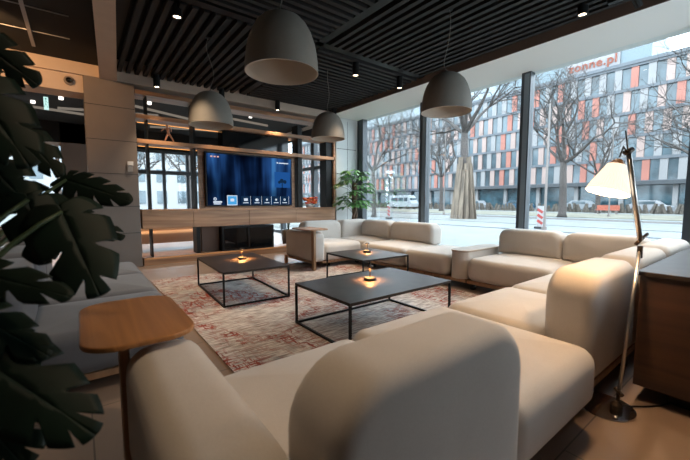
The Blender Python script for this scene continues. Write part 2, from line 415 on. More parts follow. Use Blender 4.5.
struct(MB().box(XW - .02, XW + .25, YR, YB, ZS + .10, 3.7).build('trim_16', M['soffit']))

# glazing at far end of the back room
def far_window(n, x0, x1, divs, z0=.0, transom=2.15, fm='frame'):
    f = MB(); f.box(x0, x1, YB - .05, YB + .05, 2.9, 3.0); f.box(x0, x1, YB - .05, YB + .05, z0, z0 + .12); f.box(x0, x1, YB - .05, YB + .05, transom, transom + .14)
    for d in divs: f.box(d - .05, d + .05, YB - .06, YB + .06, z0, 3.0)
    fo = struct(f.build('window_%d' % n, M[fm]))
    MB().box(x0, x1, YB, YB + .01, z0 + .1, 2.95).build('pane', M['glass'], fo); return fo
far_window(5, 1.5, 6.0, [1.6, 2.02, 2.5, 3.3, 3.85, 4.6, 5.9])
far_window(6, -3.3, -.35, [-3.2, -2.3, -1.4, -.45], .35, 2.6, 'white')
struct(MB().box(-.35, 1.5, YB - .1, YB + .1, 0, 3.6).build('wall_far_pier', M['panel']))
struct(MB().box(XL, 6.1, YB - .1, YB + .1, 3.0, 3.62).build('wall_far_head', M['void']))
struct(MB().box(-3.3, -.35, YB - .1, YB + .1, 0, .35).build('wall_far_sill', M['panel']))

# glazing behind the camera
struct(MB().box(XL - .15, 3.4, YR - .15, YR, 0, 3.2).build('wall_behind', M['plaster']))
f = MB(); f.box(3.4, XW, YR - .1, YR, 0, .1); f.box(3.4, XW, YR - .1, YR, 2.7, 3.2)
for x in (3.5, 4.7, 5.9): f.box(x - .08, x + .08, YR - .1, YR, 0, 3.2)
fo = struct(f.build('window_7', M['frame'])); MB().box(3.4, XW, YR - .05, YR - .04, .1, 2.7).build('pane', M['glass'], fo)
# light lines and small downlights in the back-room ceiling
rs = random.Random(3)
for k in range(9):
    x = -2.2 + .75 * k; y = 8.6 + (k * 1.7) % 4; a = (.5, -.35, .2)[k % 3]
    o = recenter(MB().beam((x - 1.1, y - a, 3.59), (x + 1.1, y + a, 3.59), .035, .06).build('light_line', M['strip']))
    tag(o, 'thin dim light line crossing the dark ceiling behind the shelf wall', 'light', 'light lines on the back ceiling')
for k, (x, y) in enumerate([(-.9, 8.8), (-.35, 9.6), (-.2, 10.6), (-.75, 11.4), (2.2, 8.7), (3.3, 8.8), (1.5, 9.8), (4.0, 9.6)]):
    o = recenter(MB().lathe([(.0, 3.56), (.045, 3.56), (.045, 3.62), (.0, 3.62)], (x, y, 0), 14).build('recessed_light', M['lit_cool']))
    tag(o, 'small round light in the dark ceiling behind the shelf wall', 'ceiling light', 'small lights on the back ceiling')

# exit sign
ex = thing('exit_sign', 'small glowing exit sign hanging beyond the column on the left', 'exit sign', (-.40, 9.0, 2.95))
MB().box(-.435, -.365, 8.985, 9.015, 2.97, 3.21).build('sign_panel', M['exit_w'], ex)
q = MB(); q.lathe([(0, 3.19), (.012, 3.18), (.012, 3.165), (0, 3.155)], (-.4, 8.982, 0), 8)
q.beam((-.4, 8.982, 3.15), (-.405, 8.982, 3.07), .03, .004); q.beam((-.4, 8.982, 3.08), (-.375, 8.982, 3.0), .014, .004); q.beam((-.405, 8.982, 3.08), (-.43, 8.982, 3.01), .014, .004); q.beam((-.4, 8.982, 3.14), (-.372, 8.982, 3.10), .01, .004)
q.build('running_figure', M['exit_g'], ex)
MB().tube([(-.4, 9, 3.22), (-.4, 9, 3.6)], .008, 6).build('hanger', M['black'], ex)

# ---------------------------------------------------------------- media wall unit
mu = thing('media_wall_unit', 'walnut media shelving wall with long floating counter around the television', 'shelving unit', (3.1, YM, 0))
YF, YK = YM + .02, YM + .42
seams = [.91, 1.80, 2.95, 4.12, 5.28]
for a, b_ in zip(seams[:-1], seams[1:]):
    MB().box(a + .003, b_ - .003, YF, YK, .68, 1.0).build('counter_drawer', M['walnut'], mu, bevel=.003)
MB().box(.91, 5.28, YF - .01, YK, 1.003, 1.04).build('counter_top', M['walnut'], mu, bevel=.003)
MB().box(.91, 5.28, YF, YK, 0.0, .14).build('plinth', M['walnut'], mu)
MB().box(.93, 5.26, YF - .003, YF + .0, .118, .126).build('light_strip', emit('dim_strip', (1, .42, .12), .35), mu)
for nm, z in (('shelf', 2.30), ('shelf', 2.74), ('shelf', 3.16)):
    MB().box(.89, 5.28, YF, YK, z - .055, z + .02).build(nm, M['walnut'], mu, bevel=.003)
for (x0, x1, z0, z1, mt) in ((1.86, 1.90, 1.04, 3.16, 'black'), (4.22, 4.34, 1.04, 3.0, 'black'), (5.04, 5.26, 1.04, 2.72, 'black'), (1.06, 1.08, .14, 3.1, 'black'), (1.86, 1.93, .14, .68, 'black')):
    MB().box(x0, x1, YF + .06, YK - .05, z0, z1).build('upright', M[mt], mu)
MB().box(5.24, 5.29, YF, YK, 1.04, 3.1).build('side_panel', M['walnut'], mu)
MB().box(1.96, 4.18, YF + .16, YF + .19, 1.042, 2.262).build('television_backboard', M['walnut'], mu)
MB().box(2.45, 4.0, YF + .12, YK, 2.32, 2.70).build('dark_panel', M['darkglass'], mu)
MB().box(2.0, 2.35, YF + .2, YK, .14, .68).build('dark_panel', M['brown'], mu)
for z in (2.27, 2.71):
    MB().box(.95, 4.2, YK - .02, YK, z - .032, z - .024).build('light_strip', M['warm_strip'], mu)
fb = thing('fireplace', 'black glazed fireplace box set under the walnut media counter', 'fireplace', (2.95, YM + .1, .141))
MB().box(2.36, 3.55, YF + .04, YK, .141, .66).build('firebox', M['black'], fb, bevel=.005)
MB().box(2.41, 3.50, YF + .03, YF + .04, .18, .62).build('glass_front', M['darkglass'], fb)
MB().box(2.93, 2.96, YF + .02, YF + .032, .16, .64).build('divider', M['black'], fb)

# television
tv = thing('television', 'large flat television showing a dark blue menu screen with icon tiles', 'television', (3.07, YM + .1, 1.05))
x0, x1, z0, z1 = 2.07, 4.06, 1.085, 2.205
MB().box(x0, x1, YF + .07, YF + .15, z0, z1).build('housing', M['black'], tv, bevel=.006)
yS = YF + .066
MB().box(x0 + .03, x1 - .03, yS, yS + .004, z0 + .03, z1 - .03).build('screen', M['screen'], tv)
TW, TH = x1 - x0, z1 - z0
def sx(u): return x0 + u * TW
def sz(v): return z1 - v * TH
def ui(name, u0, u1, v0, v1, mt, d=.004): return MB().box(sx(u0), sx(u1), yS - d, yS, sz(v1), sz(v0)).build(name, M[mt], tv)
ui('picture_inset', .77, .97, .30, .62, 'ui_pic')
t_ = MB(); t_.prism([(0, 0)], 0, 0) if False else None
q = MB()
for (u, v, r) in ((.86, .48, .05), (.90, .50, .045), (.83, .51, .035)): q.lathe([(0, 0), (r, 0), (r, .002), (0, .002)], (0, 0, 0), 14, Matrix.Translation((sx(u), yS - .006, sz(v))) @ Matrix.Rotation(PI / 2, 4, 'X'))
q.box(sx(.86), sx(.872), yS - .007, yS - .004, sz(.62), sz(.5)); q.build('tree_silhouette', M['ui_tile'], tv)
ui('tile', .215, .325, .79, .98, 'ui', .0045)
ui('tile', .222, .318, .805, .965, 'ui_blue', .006)
q = MB(); q.box(sx(.25), sx(.29), yS - .008, yS - .006, sz(.905), sz(.855)); q.box(sx(.262), sx(.278), yS - .0095, yS - .0075, sz(.88), sz(.85)); q.build('icon', M['ui'], tv)
for k, u in enumerate((.42, .55, .67, .785, .895)):
    ui('tile', u - .05, u + .05, .80, .97, 'ui_tile', .003)
    ui('tile_divider', u + .054, u + .057, .80, .97, 'ui', .003)
    q = MB()
    if k == 0: q.box(sx(u - .02), sx(u + .022), yS - .006, yS - .004, sz(.895), sz(.845))
    elif k == 1:
        q.add([(sx(u - .025), yS - .005, sz(.87)), (sx(u + .025), yS - .005, sz(.87)), (sx(u), yS - .005, sz(.84)), (sx(u - .025), yS - .003, sz(.87)), (sx(u + .025), yS - .003, sz(.87)), (sx(u), yS - .003, sz(.84))], [(0, 1, 2), (3, 5, 4), (0, 3, 4, 1), (1, 4, 5, 2), (2, 5, 3, 0)])
        q.box(sx(u - .017), sx(u + .017), yS - .006, yS - .004, sz(.90), sz(.87))
    elif k == 4: q.lathe([(.012, 0), (.026, 0), (.026, .002), (.012, .002), (.012, 0)], (0, 0, 0), 12, Matrix.Translation((sx(u), yS - .004, sz(.87))) @ Matrix.Rotation(PI / 2, 4, 'X'))
    else: q.lathe([(0, 0), (.024, 0), (.024, .002), (0, .002)], (0, 0, 0), 12, Matrix.Translation((sx(u), yS - .004, sz(.87))) @ Matrix.Rotation(PI / 2, 4, 'X'))
    q.build('icon', M['ui'], tv)
    ui('caption', u - .03, u + .03, .925, .94, 'ui')
q = MB(); q.lathe([(.016, 0), (.034, 0), (.034, .002), (.016, .002), (.016, 0)], (0, 0, 0), 16, Matrix.Translation((sx(.09), yS - .002, sz(.86))) @ Matrix.Rotation(PI / 2, 4, 'X'))
q.build('icon', M['ui'], tv)
ui('caption', .07, .16, .90, .93, 'ui'); ui('caption', .075, .15, .94, .96, 'ui')
for k in range(3): ui('status_dot', .055 + k * .033, .075 + k * .033, .07, .095, 'ui_pink')
ui('caption', .80, .815, .10, .13, 'ui'); ui('caption', .825, .95, .108, .128, 'ui')

# figurine on the upper shelf
fg = MB()
bx, by, bz = 1.43, YF + .12, 2.321
def P3(x, z, dy=0): return (bx + x, by + dy, bz + z)
fg.tube([P3(-.07, .0, .02), P3(-.045, .07, .01), P3(-.015, .15)], [.014, .014, .02], 8)
fg.tube([P3(.085, .0, -.02), P3(.06, .075, -.01), P3(.015, .15)], [.014, .014, .02], 8)
fg.tube([P3(0, .14), P3(.0, .19), P3(-.01, .25)], [.026, .024, .032], 8)
fg.tube([P3(-.01, .25), P3(-.07, .245), P3(-.125, .20)], [.013, .011, .009], 8)
fg.tube([P3(-.01, .25), P3(.045, .27), P3(.05, .20)], [.013, .011, .009], 8)
fg.tube([P3(-.012, .26), P3(-.015, .285), P3(-.018, .31), P3(-.018, .33)], [.010, .022, .024, .006], 8)
tag(recenter(fg.build('figurine', M['figure'], smooth=True)), 'small orange-lit figure of a striding person on the walnut shelf', 'figurine')

# flower bowl on the right end of the counter
fl = thing('flower_bowl', 'bowl of red and orange flowers on the right end of the counter', 'flowers', (4.60, YF + .15, 1.041))
MB().lathe([(0, 1.041), (.08, 1.041), (.12, 1.12), (.115, 1.12), (.07, 1.05), (0, 1.05)], (4.60, YF + .15, 0), 20).build('bowl', M['white'], fl, smooth=True)
for k in range(34):
    a = rs.random() * 2 * PI; r = .17 * math.sqrt(rs.random()); z = 1.13 + rs.random() * .14
    MB().lathe([(0, -.014), (.040, 0), (.050, .026), (.018, .038), (0, .024)], (4.60 + r * math.cos(a) * 1.1, YF + .15 + r * math.sin(a) * .6, z), 9).build('blossom', M['flower_red' if k % 2 else 'flower_or'], fl, smooth=True)
sp = thing('leafy_plant', 'dark leafy plant seen behind the counter beside the television', 'plant', (4.62, 8.6, 0))
MB().lathe([(0, 0), (.16, 0), (.2, .4), (.17, .4), (.15, .35), (0, .35)], (4.62, 8.6, 0), 20).build('pot', M['pot'], sp, smooth=True)
q = MB(); lf = MB()
for k in range(9):
    a = k * 2.4; tip = Vector((4.62 + .3 * math.cos(a), 8.6 + .3 * math.sin(a), 1.2 + .09 * k))
    q.tube([(4.62, 8.6, .34), (4.62 + .08 * math.cos(a), 8.6 + .08 * math.sin(a), .9), tip], .008, 5)
    d = Vector((math.cos(a), math.sin(a), .6)).normalized(); sd = d.cross(Vector((0, 0, 1))).normalized()
    lf.add([tip - d * .05, tip + sd * .09 + d * .08, tip + sd * .06 + d * .22, tip + d * .34, tip - sd * .06 + d * .22, tip - sd * .09 + d * .08], [(0, 1, 2, 3, 4, 5)])
q.build('stem', M['stem'], sp); lf.build('foliage', M['leaf_bg'], sp)

# pale upholstered bench behind the unit (seen through under the counter)
bn = thing('bench', 'cream upholstered bench seen through the gap under the counter', 'bench', (1.9, 9.4, 0))
MB().cushion((1.0, 9.1, .2), (1, 0, 0), (0, 1, 0), (0, 0, 1), 1.5, .6, .26, .08, .05).build('seat', M['sofa_back'], bn, smooth=True)
MB().cushion((1.0, 9.6, .35), (1, 0, 0), (0, 0, 1), (0, 1, 0), 1.5, .5, .16, .08, .05).build('backrest', M['sofa_back'], bn, smooth=True)
for x in (1.1, 2.4):
    for y in (9.2, 9.65): MB().box(x - .02, x + .02, y - .02, y + .02, 0, .21).build('leg', M['black'], bn)

# thermostat and camera dome
th = thing('thermostat', 'small white wall thermostat mounted on the taupe column', 'thermostat', (.765, YM - .02, 1.72))
MB().box(.72, .81, YM - .025, YM - .001, 1.83, 1.90).build('cover', M['white'], th, bevel=.004)
MB().box(.715, .80, YM - .020, YM - .001, 1.72, 1.82).build('back_box', plain('grey_plate', (.3, .29, .28), .5), th, bevel=.004)
cd = thing('security_camera', 'dark dome security camera on the orange-lit bulkhead left of column', 'camera', (-.02, YM + .05, 3.12))
Tc = Matrix.Translation((-.02, YM + .05, 3.14)) @ Matrix.Rotation(PI / 2, 4, 'X')
MB().lathe([(0, 0), (.07, 0), (.07, .03), (.055, .05), (0, .05)], (0, 0, 0), 20, Tc).build('housing', plain('camera_grey', (.25, .22, .2), .5), cd, smooth=False)
MB().lathe([(.045, .05), (.042, .07), (.028, .09), (0, .096)], (0, 0, 0), 20, Tc).build('dome', M['darkglass'], cd, smooth=True)

# ---------------------------------------------------------------- pendants
def pendant(x, y, z, label):
    p = thing('pendant_lamp', label, 'pendant lamp', (x, y, z), 'grey bell pendant lamps')
    out = [(.295, 0), (.292, .07), (.283, .15), (.266, .23), (.240, .305), (.204, .37), (.160, .415), (.105, .445), (.05, .458), (.0, .461)]
    inn = [(r - .012 if r > .02 else 0, max(0, h - .004) if i == 0 else h - .012) for i, (r, h) in enumerate(out)]
    MB().lathe(out, (x, y, z), 48).build('shade', M['pend'], p, smooth=True)
    q = MB(); q.lathe([(.295, 0), (.283, 0)] + inn[1:], (x, y, z), 48); q.build('shade_lining', M['pendin'], p, smooth=True)
    MB().lathe([(0, .45), (.018, .45), (.016, .475), (.008, .485), (0, .485)], (x, y, z), 16).build('cap', M['pend'], p)
    MB().lathe([(0, .42), (.025, .42), (.025, .36), (.045, .32), (.045, .29), (.02, .25), (0, .25)], (x, y, z), 16).build('bulb', M['white'], p, smooth=True)
    top = ZC + .02 - z
    pts = []
    for k in range(13):
        t = k / 12; hz = .48 + (top - .48) * t
        pts.append((x + .10 * math.sin(t * PI) * math.sin(1.6 * t * PI + .4), y + .10 * math.sin(t * 2 * PI) * (1 - t * .3), z + hz))
    MB().tube(pts, .005, 6).build('cord', plain('cord_grey', (.16, .15, .14), .7), p, smooth=True)
    MB().lathe([(0, top - .03), (.05, top - .03), (.05, top + .04), (0, top + .04)], (x, y, z), 16).build('ceiling_rose', M['black'], p)
    return p
p0 = pendant(1.37, 2.62, 2.238, 'grey bell pendant nearest the camera, hanging over the left of the room')
dup(p0, (3.56, 2.63, 2.262), 'grey bell pendant hanging in front of the window mullion, on the right')
dup(p0, (1.53, 5.05, 2.25), 'grey bell pendant hanging in front of the shelf above the television\'s left side')
dup(p0, (3.55, 5.10, 2.29), 'grey bell pendant in the far corner, hanging near the green potted plant')

# ceiling spotlights (cylinders)
def downlight(x, y, label, zb=3.20, target=None, power=32, first=None):
    p = thing('ceiling_spotlight', label, 'spotlight', (x, y, zb), 'black cylinder ceiling spotlights')
    MB().lathe([(.042, 0.0), (.055, 0.0), (.055, .21), (0, .21)], (x, y, zb), 20).build('body', M['black'], p, smooth=False)
    MB().lathe([(0, .012), (.044, .012), (.044, .018), (0, .018)], (x, y, zb), 20).build('lens', M['lit'], p)
    spot('spot_light', (x, y, zb - .03), target or (x, y, 0), power, WARM, 1.15, .8, .04)
    return p
downlight(1.20, 7.0, 'black cylinder spotlight beside the column top, above the walnut shelves', power=75)
downlight(2.37, 7.10, 'black cylinder spotlight half hidden behind the pendant left of the television', power=75)
downlight(3.60, 7.12, 'black cylinder spotlight above the right side of the television', power=75)
downlight(1.02, 4.53, 'ceiling spotlight in the left slatted field near the pale beam', 3.33, power=112)
downlight(3.66, 4.47, 'ceiling spotlight on the black channel right of the largest pendant', 3.22, (3.3, 4.2, 0), power=100)
downlight(4.68, 4.47, 'ceiling spotlight at the window end of the black channel', 3.22, (4.5, 4.3, 0), power=60)
downlight(4.70, 1.63, 'ceiling spotlight near the top right beside the brown ceiling edge', 3.33, (3.9, 1.3, 0), power=120)
downlight(5.02, 6.95, 'black cylinder spotlight above the far corner pendant', 3.27, power=48)
# track with small black spots, top right
tr = thing('track_light', 'black track light with short fins at the top right of the ceiling', 'track light', (4.75, 1.25, 3.30))
MB().box(4.72, 4.78, .2, 1.4, 3.36, 3.42).build('track', M['black'], tr)
for y in (.35, .62, .9, 1.18):
    MB().tube([(4.75, y, 3.38), (4.85, y - .03, 3.27)], .035, 12).build('lamp_head', M['black'], tr, smooth=False)

# ---------------------------------------------------------------- rug + coffee tables
rg = MB().box(.80, 3.98, 1.65, 5.80, .001, .011).build('rug', M['rug']); recenter(rg)
tag(rg, 'large distressed rug in beige, grey and rust red under the coffee tables', 'rug')
def coffee_table(x, y, w, d, rz, label):
    o = thing('coffee_table', label, 'coffee table', (0, 0, 0), 'black framed coffee tables')
    zf = .0115; t = .019; hw, hd = w / 2, d / 2
    MB().box(-hw, hw, -hd, hd, .385, .41).build('tabletop', M['blacktop'], o, bevel=.002)
    for sx_ in (-1, 1):
        for sy in (-1, 1):
            X_, Y_ = sx_ * (hw - t / 2), sy * (hd - t / 2)
            MB().box(X_ - t / 2, X_ + t / 2, Y_ - t / 2, Y_ + t / 2, zf, .385).build('leg', M['black'], o)
    q = MB()
    for s_ in (-1, 1):
        q.box(-hw + t, hw - t, s_ * (hd - t / 2) - t / 2, s_ * (hd - t / 2) + t / 2, zf, zf + t)
        q.box(s_ * (hw - t / 2) - t / 2, s_ * (hw - t / 2) + t / 2, -hd + t, hd - t, zf, zf + t)
    q.build('base_frame', M['black'], o)
    o.location = (x, y, 0); o.rotation_euler = (0, 0, rz); return o
coffee_table(2.265, 2.47, 1.29, .86, .0, 'nearest rectangular black coffee table, in front of the beige sectional')
coffee_table(1.655, 4.42, .81, 1.28, -.045, 'leftmost black coffee table, in front of the television')
coffee_table(3.41, 3.89, .87, .90, -.03, 'farthest black coffee table, by the pale corner sofa')
def table_lamp(x, y, label, pw):
    o = thing('table_lamp', label, 'table lamp', (0, 0, 0), 'small glowing table lamps')
    z = 0
    MB().lathe([(0, z), (.058, z), (.06, z + .004), (.06, z + .024), (.055, z + .028), (0, z + .028)], (0, 0, 0), 28).build('base', M['black'], o)
    MB().tube([(0, 0, .028), (0, 0, .135)], .0055, 8).build('stem', M['dkmetal'], o)
    MB().lathe([(0, .150), (.02, .149), (.034, .138), (.034, .134), (.0, .136)], (0, 0, 0), 24).build('head', M['dkmetal'], o, smooth=True)
    MB().lathe([(0, .130), (.010, .130), (.010, .1345), (0, .1345)], (0, 0, 0), 16).build('bulb', M['glow'], o)
    o.location = (x, y, .411)
    spot('table_lamp_light', (x, y, .411 + .125), (x, y, 0), pw * 15, (1, .45, .14), 2.5, .9, .02)
    return o
table_lamp(2.28, 2.55, 'small glowing table lamp on the nearest coffee table', 2.2)
table_lamp(1.73, 4.55, 'small glowing table lamp on the leftmost coffee table', 2.6)
table_lamp(3.50, 3.98, 'small glowing table lamp on the farthest coffee table', 2.0)

# ---------------------------------------------------------------- sofas
ZB, ZSEAT = .13, .45
def seat(root, x0, x1, y0, y1, mt='beige', z1=ZSEAT + .015, b=.028):
    g = .004
    return MB().cushion((x0 + g, y0 + g, ZB), (1, 0, 0), (0, 1, 0), (0, 0, 1), x1 - x0 - 2 * g, y1 - y0 - 2 * g, z1 - ZB - b, .10, .085, b).build('seat', M[mt], root, smooth=True)
def back_x(root, x0, x1, y0, y1, z1=.79, mt='beige', z0=ZSEAT - .01, R=.13, name='backrest', rf=.075):
    return MB().cushion((x0 + .004, y0, z0), (1, 0, 0), (0, 0, 1), (0, 1, 0), x1 - x0 - .008, z1 - z0, y1 - y0, (.02, .02, R, R), rf, .012).build(name, M[mt], root, smooth=True)
def back_y(root, x0, x1, y0, y1, z1=.79, mt='beige', z0=ZSEAT - .01, R=.13, name='backrest'):
    return MB().cushion((x0, y0 + .004, z0), (0, 1, 0), (0, 0, 1), (1, 0, 0), y1 - y0 - .008, z1 - z0, x1 - x0, (.02, .02, R, R), .075, .012).build(name, M[mt], root, smooth=True)
def base(root, x0, x1, y0, y1): return MB().box(x0, x1, y0, y1, .085, ZB).build('base_board', M['oak_x'], root, bevel=.004)
def legs(root, pts):
    for x, y in pts: MB().box(x - .03, x + .03, y - .03, y + .03, .0118 if x < 3.9 and y > 4.5 else 0.0, .085).build('leg', M['black'], root)
def rounded(x0, x1, y0, y1, R, n=8):
    out = []
    for cx, cy, a0 in ((x1 - R, y1 - R, 0), (x0 + R, y1 - R, PI / 2), (x0 + R, y0 + R, PI), (x1 - R, y0 + R, 1.5 * PI)):
        for k in range(n + 1):
            a = a0 + PI / 2 * k / n; out.append((cx + R * math.cos(a), cy + R * math.sin(a)))
    return out

# near sectional: row along X in front of the camera, corner, and window row
NS = thing('sectional_sofa', 'near beige sectional sofa wrapping the right corner, its backrests towards the camera', 'sofa', (2.6, 1.1, 0))
YN0, YN1 = .56, 1.58
seat(NS, .38, 1.22, .80, 1.54); seat(NS, 1.22, 2.13, .56, 1.59); seat(NS, 2.13, 3.08, .86, YN1); seat(NS, 3.08, 4.02, .86, YN1); seat(NS, 4.02, 5.12, .86, YN1)
base(NS, .14, 5.10, YN0 + .10, 1.44)
back_x(NS, .40, 1.265, .555, .81, .785, z0=.14, R=.19, rf=.055)
back_x(NS, 2.205, 3.09, YN0 + .07, YN0 + .34, .80, z0=.14, R=.18)
back_x(NS, 3.08, 4.02, YN0 + .07, YN0 + .34, .80, z0=.14)
back_x(NS, 4.02, 5.12, YN0 + .07, YN0 + .34, .80, z0=.14)
seat(NS, 4.08, 5.12, YN1, 2.65)
base(NS, 4.12, 5.10, 1.44, 2.64)
back_y(NS, 4.84, 5.14, .92, 1.78, .80); back_y(NS, 4.84, 5.14, 1.78, 2.63, .80)
legs(NS, [(.25, .7), (.25, 1.3), (1.6, 1.35), (3.1, .7), (3.1, 1.35), (4.2, 1.8), (5.0, .7), (5.0, 2.6), (4.2, 2.6)])
# near armrest with oak tray
MB().cushion((.11, .60, .14), (0, 1, 0), (0, 0, 1), (1, 0, 0), 1.02, .50, .27, (.03, .03, .15, .15), .09, .008).build('armrest', M['beige'], NS, smooth=True)
MB().box(.095, .13, 1.55, 1.63, 0, .668).build('tray_post', M['oak_x'], NS, bevel=.006)
tp = MB().prism(rounded(-.025, .365, 1.42, 2.10, .12), .668, .69).build('tray_table', M['oak'], NS, bevel=.006)
# cream-clad table unit between sectionals (wood top)
# far sectional
FS = thing('sectional_sofa', 'far pale sectional sofa in the corner by the green plant and windows', 'sofa', (4.2, 4.9, 0))
seat(FS, 3.42, 4.30, 5.02, 6.04); seat(FS, 4.30, 5.14, 4.95, 6.04)
seat(FS, 4.08, 5.14, 4.62, 4.95) if False else None
seat(FS, 4.08, 5.12, 3.78, 4.88); seat(FS, 4.08, 5.12, 2.95, 3.78)
base(FS, 3.40, 4.12, 5.08, 6.0); base(FS, 4.12, 5.10, 2.67, 6.0)
back_x(FS, 3.44, 4.36, 5.76, 6.04, .80, z0=.14); back_x(FS, 4.36, 5.14, 5.76, 6.04, .80, z0=.14)
back_y(FS, 4.84, 5.14, 4.86, 5.74, .80); back_y(FS, 4.84, 5.14, 3.80, 4.86, .80)
MB().cushion((3.16, 5.00, .14), (0, 1, 0), (0, 0, 1), (1, 0, 0), 1.03, .52, .26, (.03, .03, .12, .12), .07, .006).build('armrest', M['beige'], FS, smooth=True)
MB().box(3.135, 3.16, 4.98, 6.0, .12, .16).build('base_board', M['oak_x'], FS)
MB().box(3.12, 3.17, 4.92, 5.0, .0118, .70).build('tray_post', M['oak_x'], FS, bevel=.006)
MB().box(3.13, 3.17, 5.93, 6.0, 0, .14).build('leg', M['oak_x'], FS)
MB().prism(rounded(3.00, 3.42, 4.86, 5.52, .10), .70, .722).build('tray_table', M['oak_x'], FS, bevel=.005)
legs(FS, [(3.6, 5.2), (3.6, 5.9), (4.2, 3.2), (5.0, 3.2), (4.2, 4.6), (5.0, 5.9), (4.3, 5.2)])
# table unit
ut = MB().prism(rounded(4.10, 5.10, 2.665, 2.935, .13), .13, .50).build('table_unit', M['beige'], FS, smooth=False); ut['label'] = 'fabric clad side table with pale wood top'
MB().prism(rounded(4.09, 5.11, 2.655, 2.945, .135), .50, .525).build('wood_top', wood('pale_oak', (.36, .27, .20), (.55, .44, .34), 'X', 1.0, .45), ut, bevel=.004)

# grey sofa on the left
GS = thing('sofa', 'dark grey sofa along the left side behind the monstera leaves', 'sofa', (0, 3.9, 0))
for k in range(3):
    y0 = 2.55 + k * .93
    seat(GS, -.35, .56, y0, y0 + .93, 'greyfab', .44)
    back_y(GS, -.60, -.28, y0, y0 + .93, .80, 'greyfab', z0=.14, R=.17)
base(GS, -.54, .52, 2.60, 5.30)
legs(GS, [(-.4, 2.7), (.42, 2.72), (-.4, 5.2), (.42, 5.2)])

# ---------------------------------------------------------------- counter block at right
CB = thing('bar_counter', 'walnut counter block with black top at the right edge', 'counter', (3.9, 0, 0))
MB().box(2.585, 5.4, -.9, .54, .765, .79).build('worktop', M['blacktop'], CB, bevel=.003)
MB().box(2.60, 5.38, -.88, .525, .10, .765).build('front_panel', M['darkwood'], CB)
MB().box(2.72, 5.3, -.8, .38, 0, .10).build('plinth', M['black'], CB)

# ---------------------------------------------------------------- floor lamp
FL = thing('floor_lamp', 'slender metal floor lamp with a glowing pleated shade on jointed arm', 'floor lamp', (2.34, .585, 0))
MB().lathe([(0, 0), (.145, 0), (.147, .004), (.145, .010), (.0, .012)], (2.38, .60, 0), 48).build('base', plain('polished_steel', (.75, .74, .73), .12, 1), FL, smooth=False)
J = Vector((2.575, .53, .93)); B0 = Vector((2.385, .545, .01)); T_ = Vector((2.455, .605, 1.595))
MB().lathe([(0, 0), (.03, 0), (.03, .03), (.014, .05), (0, .05)], B0, 16).build('foot_joint', M['dkmetal'], FL)
K = B0.lerp(J, .10)
MB().tube([B0, K], .010, 10).build('lower_pole', M['dkmetal'], FL)
MB().tube([K - Vector((.02, .02, 0)), K + Vector((.02, .02, .012))], .012, 10).build('clamp_knob', M['dkmetal'], FL)
MB().tube([K, J], .0095, 12).build('lower_pole', M['chrome'], FL, smooth=True)
MB().tube([J - Vector((.0, .0, .06)), J + Vector((0, 0, .01))], .014, 12).build('joint_sleeve', M['dkmetal'], FL, smooth=True)
MB().tube([J + Vector((-.03, .015, .02)), J + Vector((.04, -.02, .08))], .010, 10).build('clamp_knob', M['dkmetal'], FL, smooth=True)
U0 = J + Vector((-.01, 0, .04)); U1 = Vector((2.475, .59, 1.47))
MB().tube([U0, U1], .013, 12).build('upper_arm', M['chrome'], FL, smooth=True)
MB().tube([U1 - Vector((0, 0, .01)), T_], .0045, 8).build('arm_tip', M['dkmetal'], FL)
MB().tube([U1 + Vector((-.02, .01, 0)), U1 + Vector((.02, -.01, .02))], .016, 10).build('clamp_knob', M['dkmetal'], FL, smooth=True)
# shade
SC = Vector((2.385, .635, 1.325)); SA = Vector((.26, -.17, 1)).normalized()
Rm = SA.to_track_quat('Z', 'Y').to_matrix().to_4x4()
sh = MB(); n = 96; vs = []
prof = [(.104, -.08), (.094, -.045), (.077, 0), (.058, .045), (.044, .08)]
for i, (r, z) in enumerate(prof):
    for k in range(n):
        t = 2 * PI * k / n; rr_ = r * (1 + (.018 if k % 2 else -.018)); vs.append(SC + Rm @ Vector((rr_ * math.cos(t), rr_ * math.sin(t), z)))
sh.add(vs, [(i * n + k, i * n + (k + 1) % n, (i + 1) * n + (k + 1) % n, (i + 1) * n + k) for i in range(len(prof) - 1) for k in range(n)])
so = sh.build('lamp_shade', M['shade'], FL)
md = so.modifiers.new('s', 'SOLIDIFY'); md.thickness = .002
MB().lathe([(0, .078), (.044, .078), (.028, .10), (.016, .112), (0, .112)], SC, 20, Rm).build('shade_cap', M['oak'], FL)
top = SC + Rm @ Vector((0, 0, .125))
MB().tube([top, top + Vector((.02, -.01, .06)), U1 + Vector((-.01, 0, -.01))], .005, 8).build('shade_bracket', M['dkmetal'], FL)
MB().lathe([(0, .08), (.015, .08), (.03, .02), (.02, -.01), (0, -.018)], SC, 16, Rm).build('bulb', emit('bulb', (1, .75, .45), 10), FL, smooth=True)
point('floor_lamp_light', SC + Rm @ Vector((0, 0, -.06)), 9, (1, .62, .32), .04)
cord = MB().tube([(2.44, .54, .012), (2.50, .50, .006), (2.56, .45, .006), (2.64, .40, .006), (2.715, .37, .006)], .004, 6)
cord.build('cord', M['black'], FL, smooth=True)

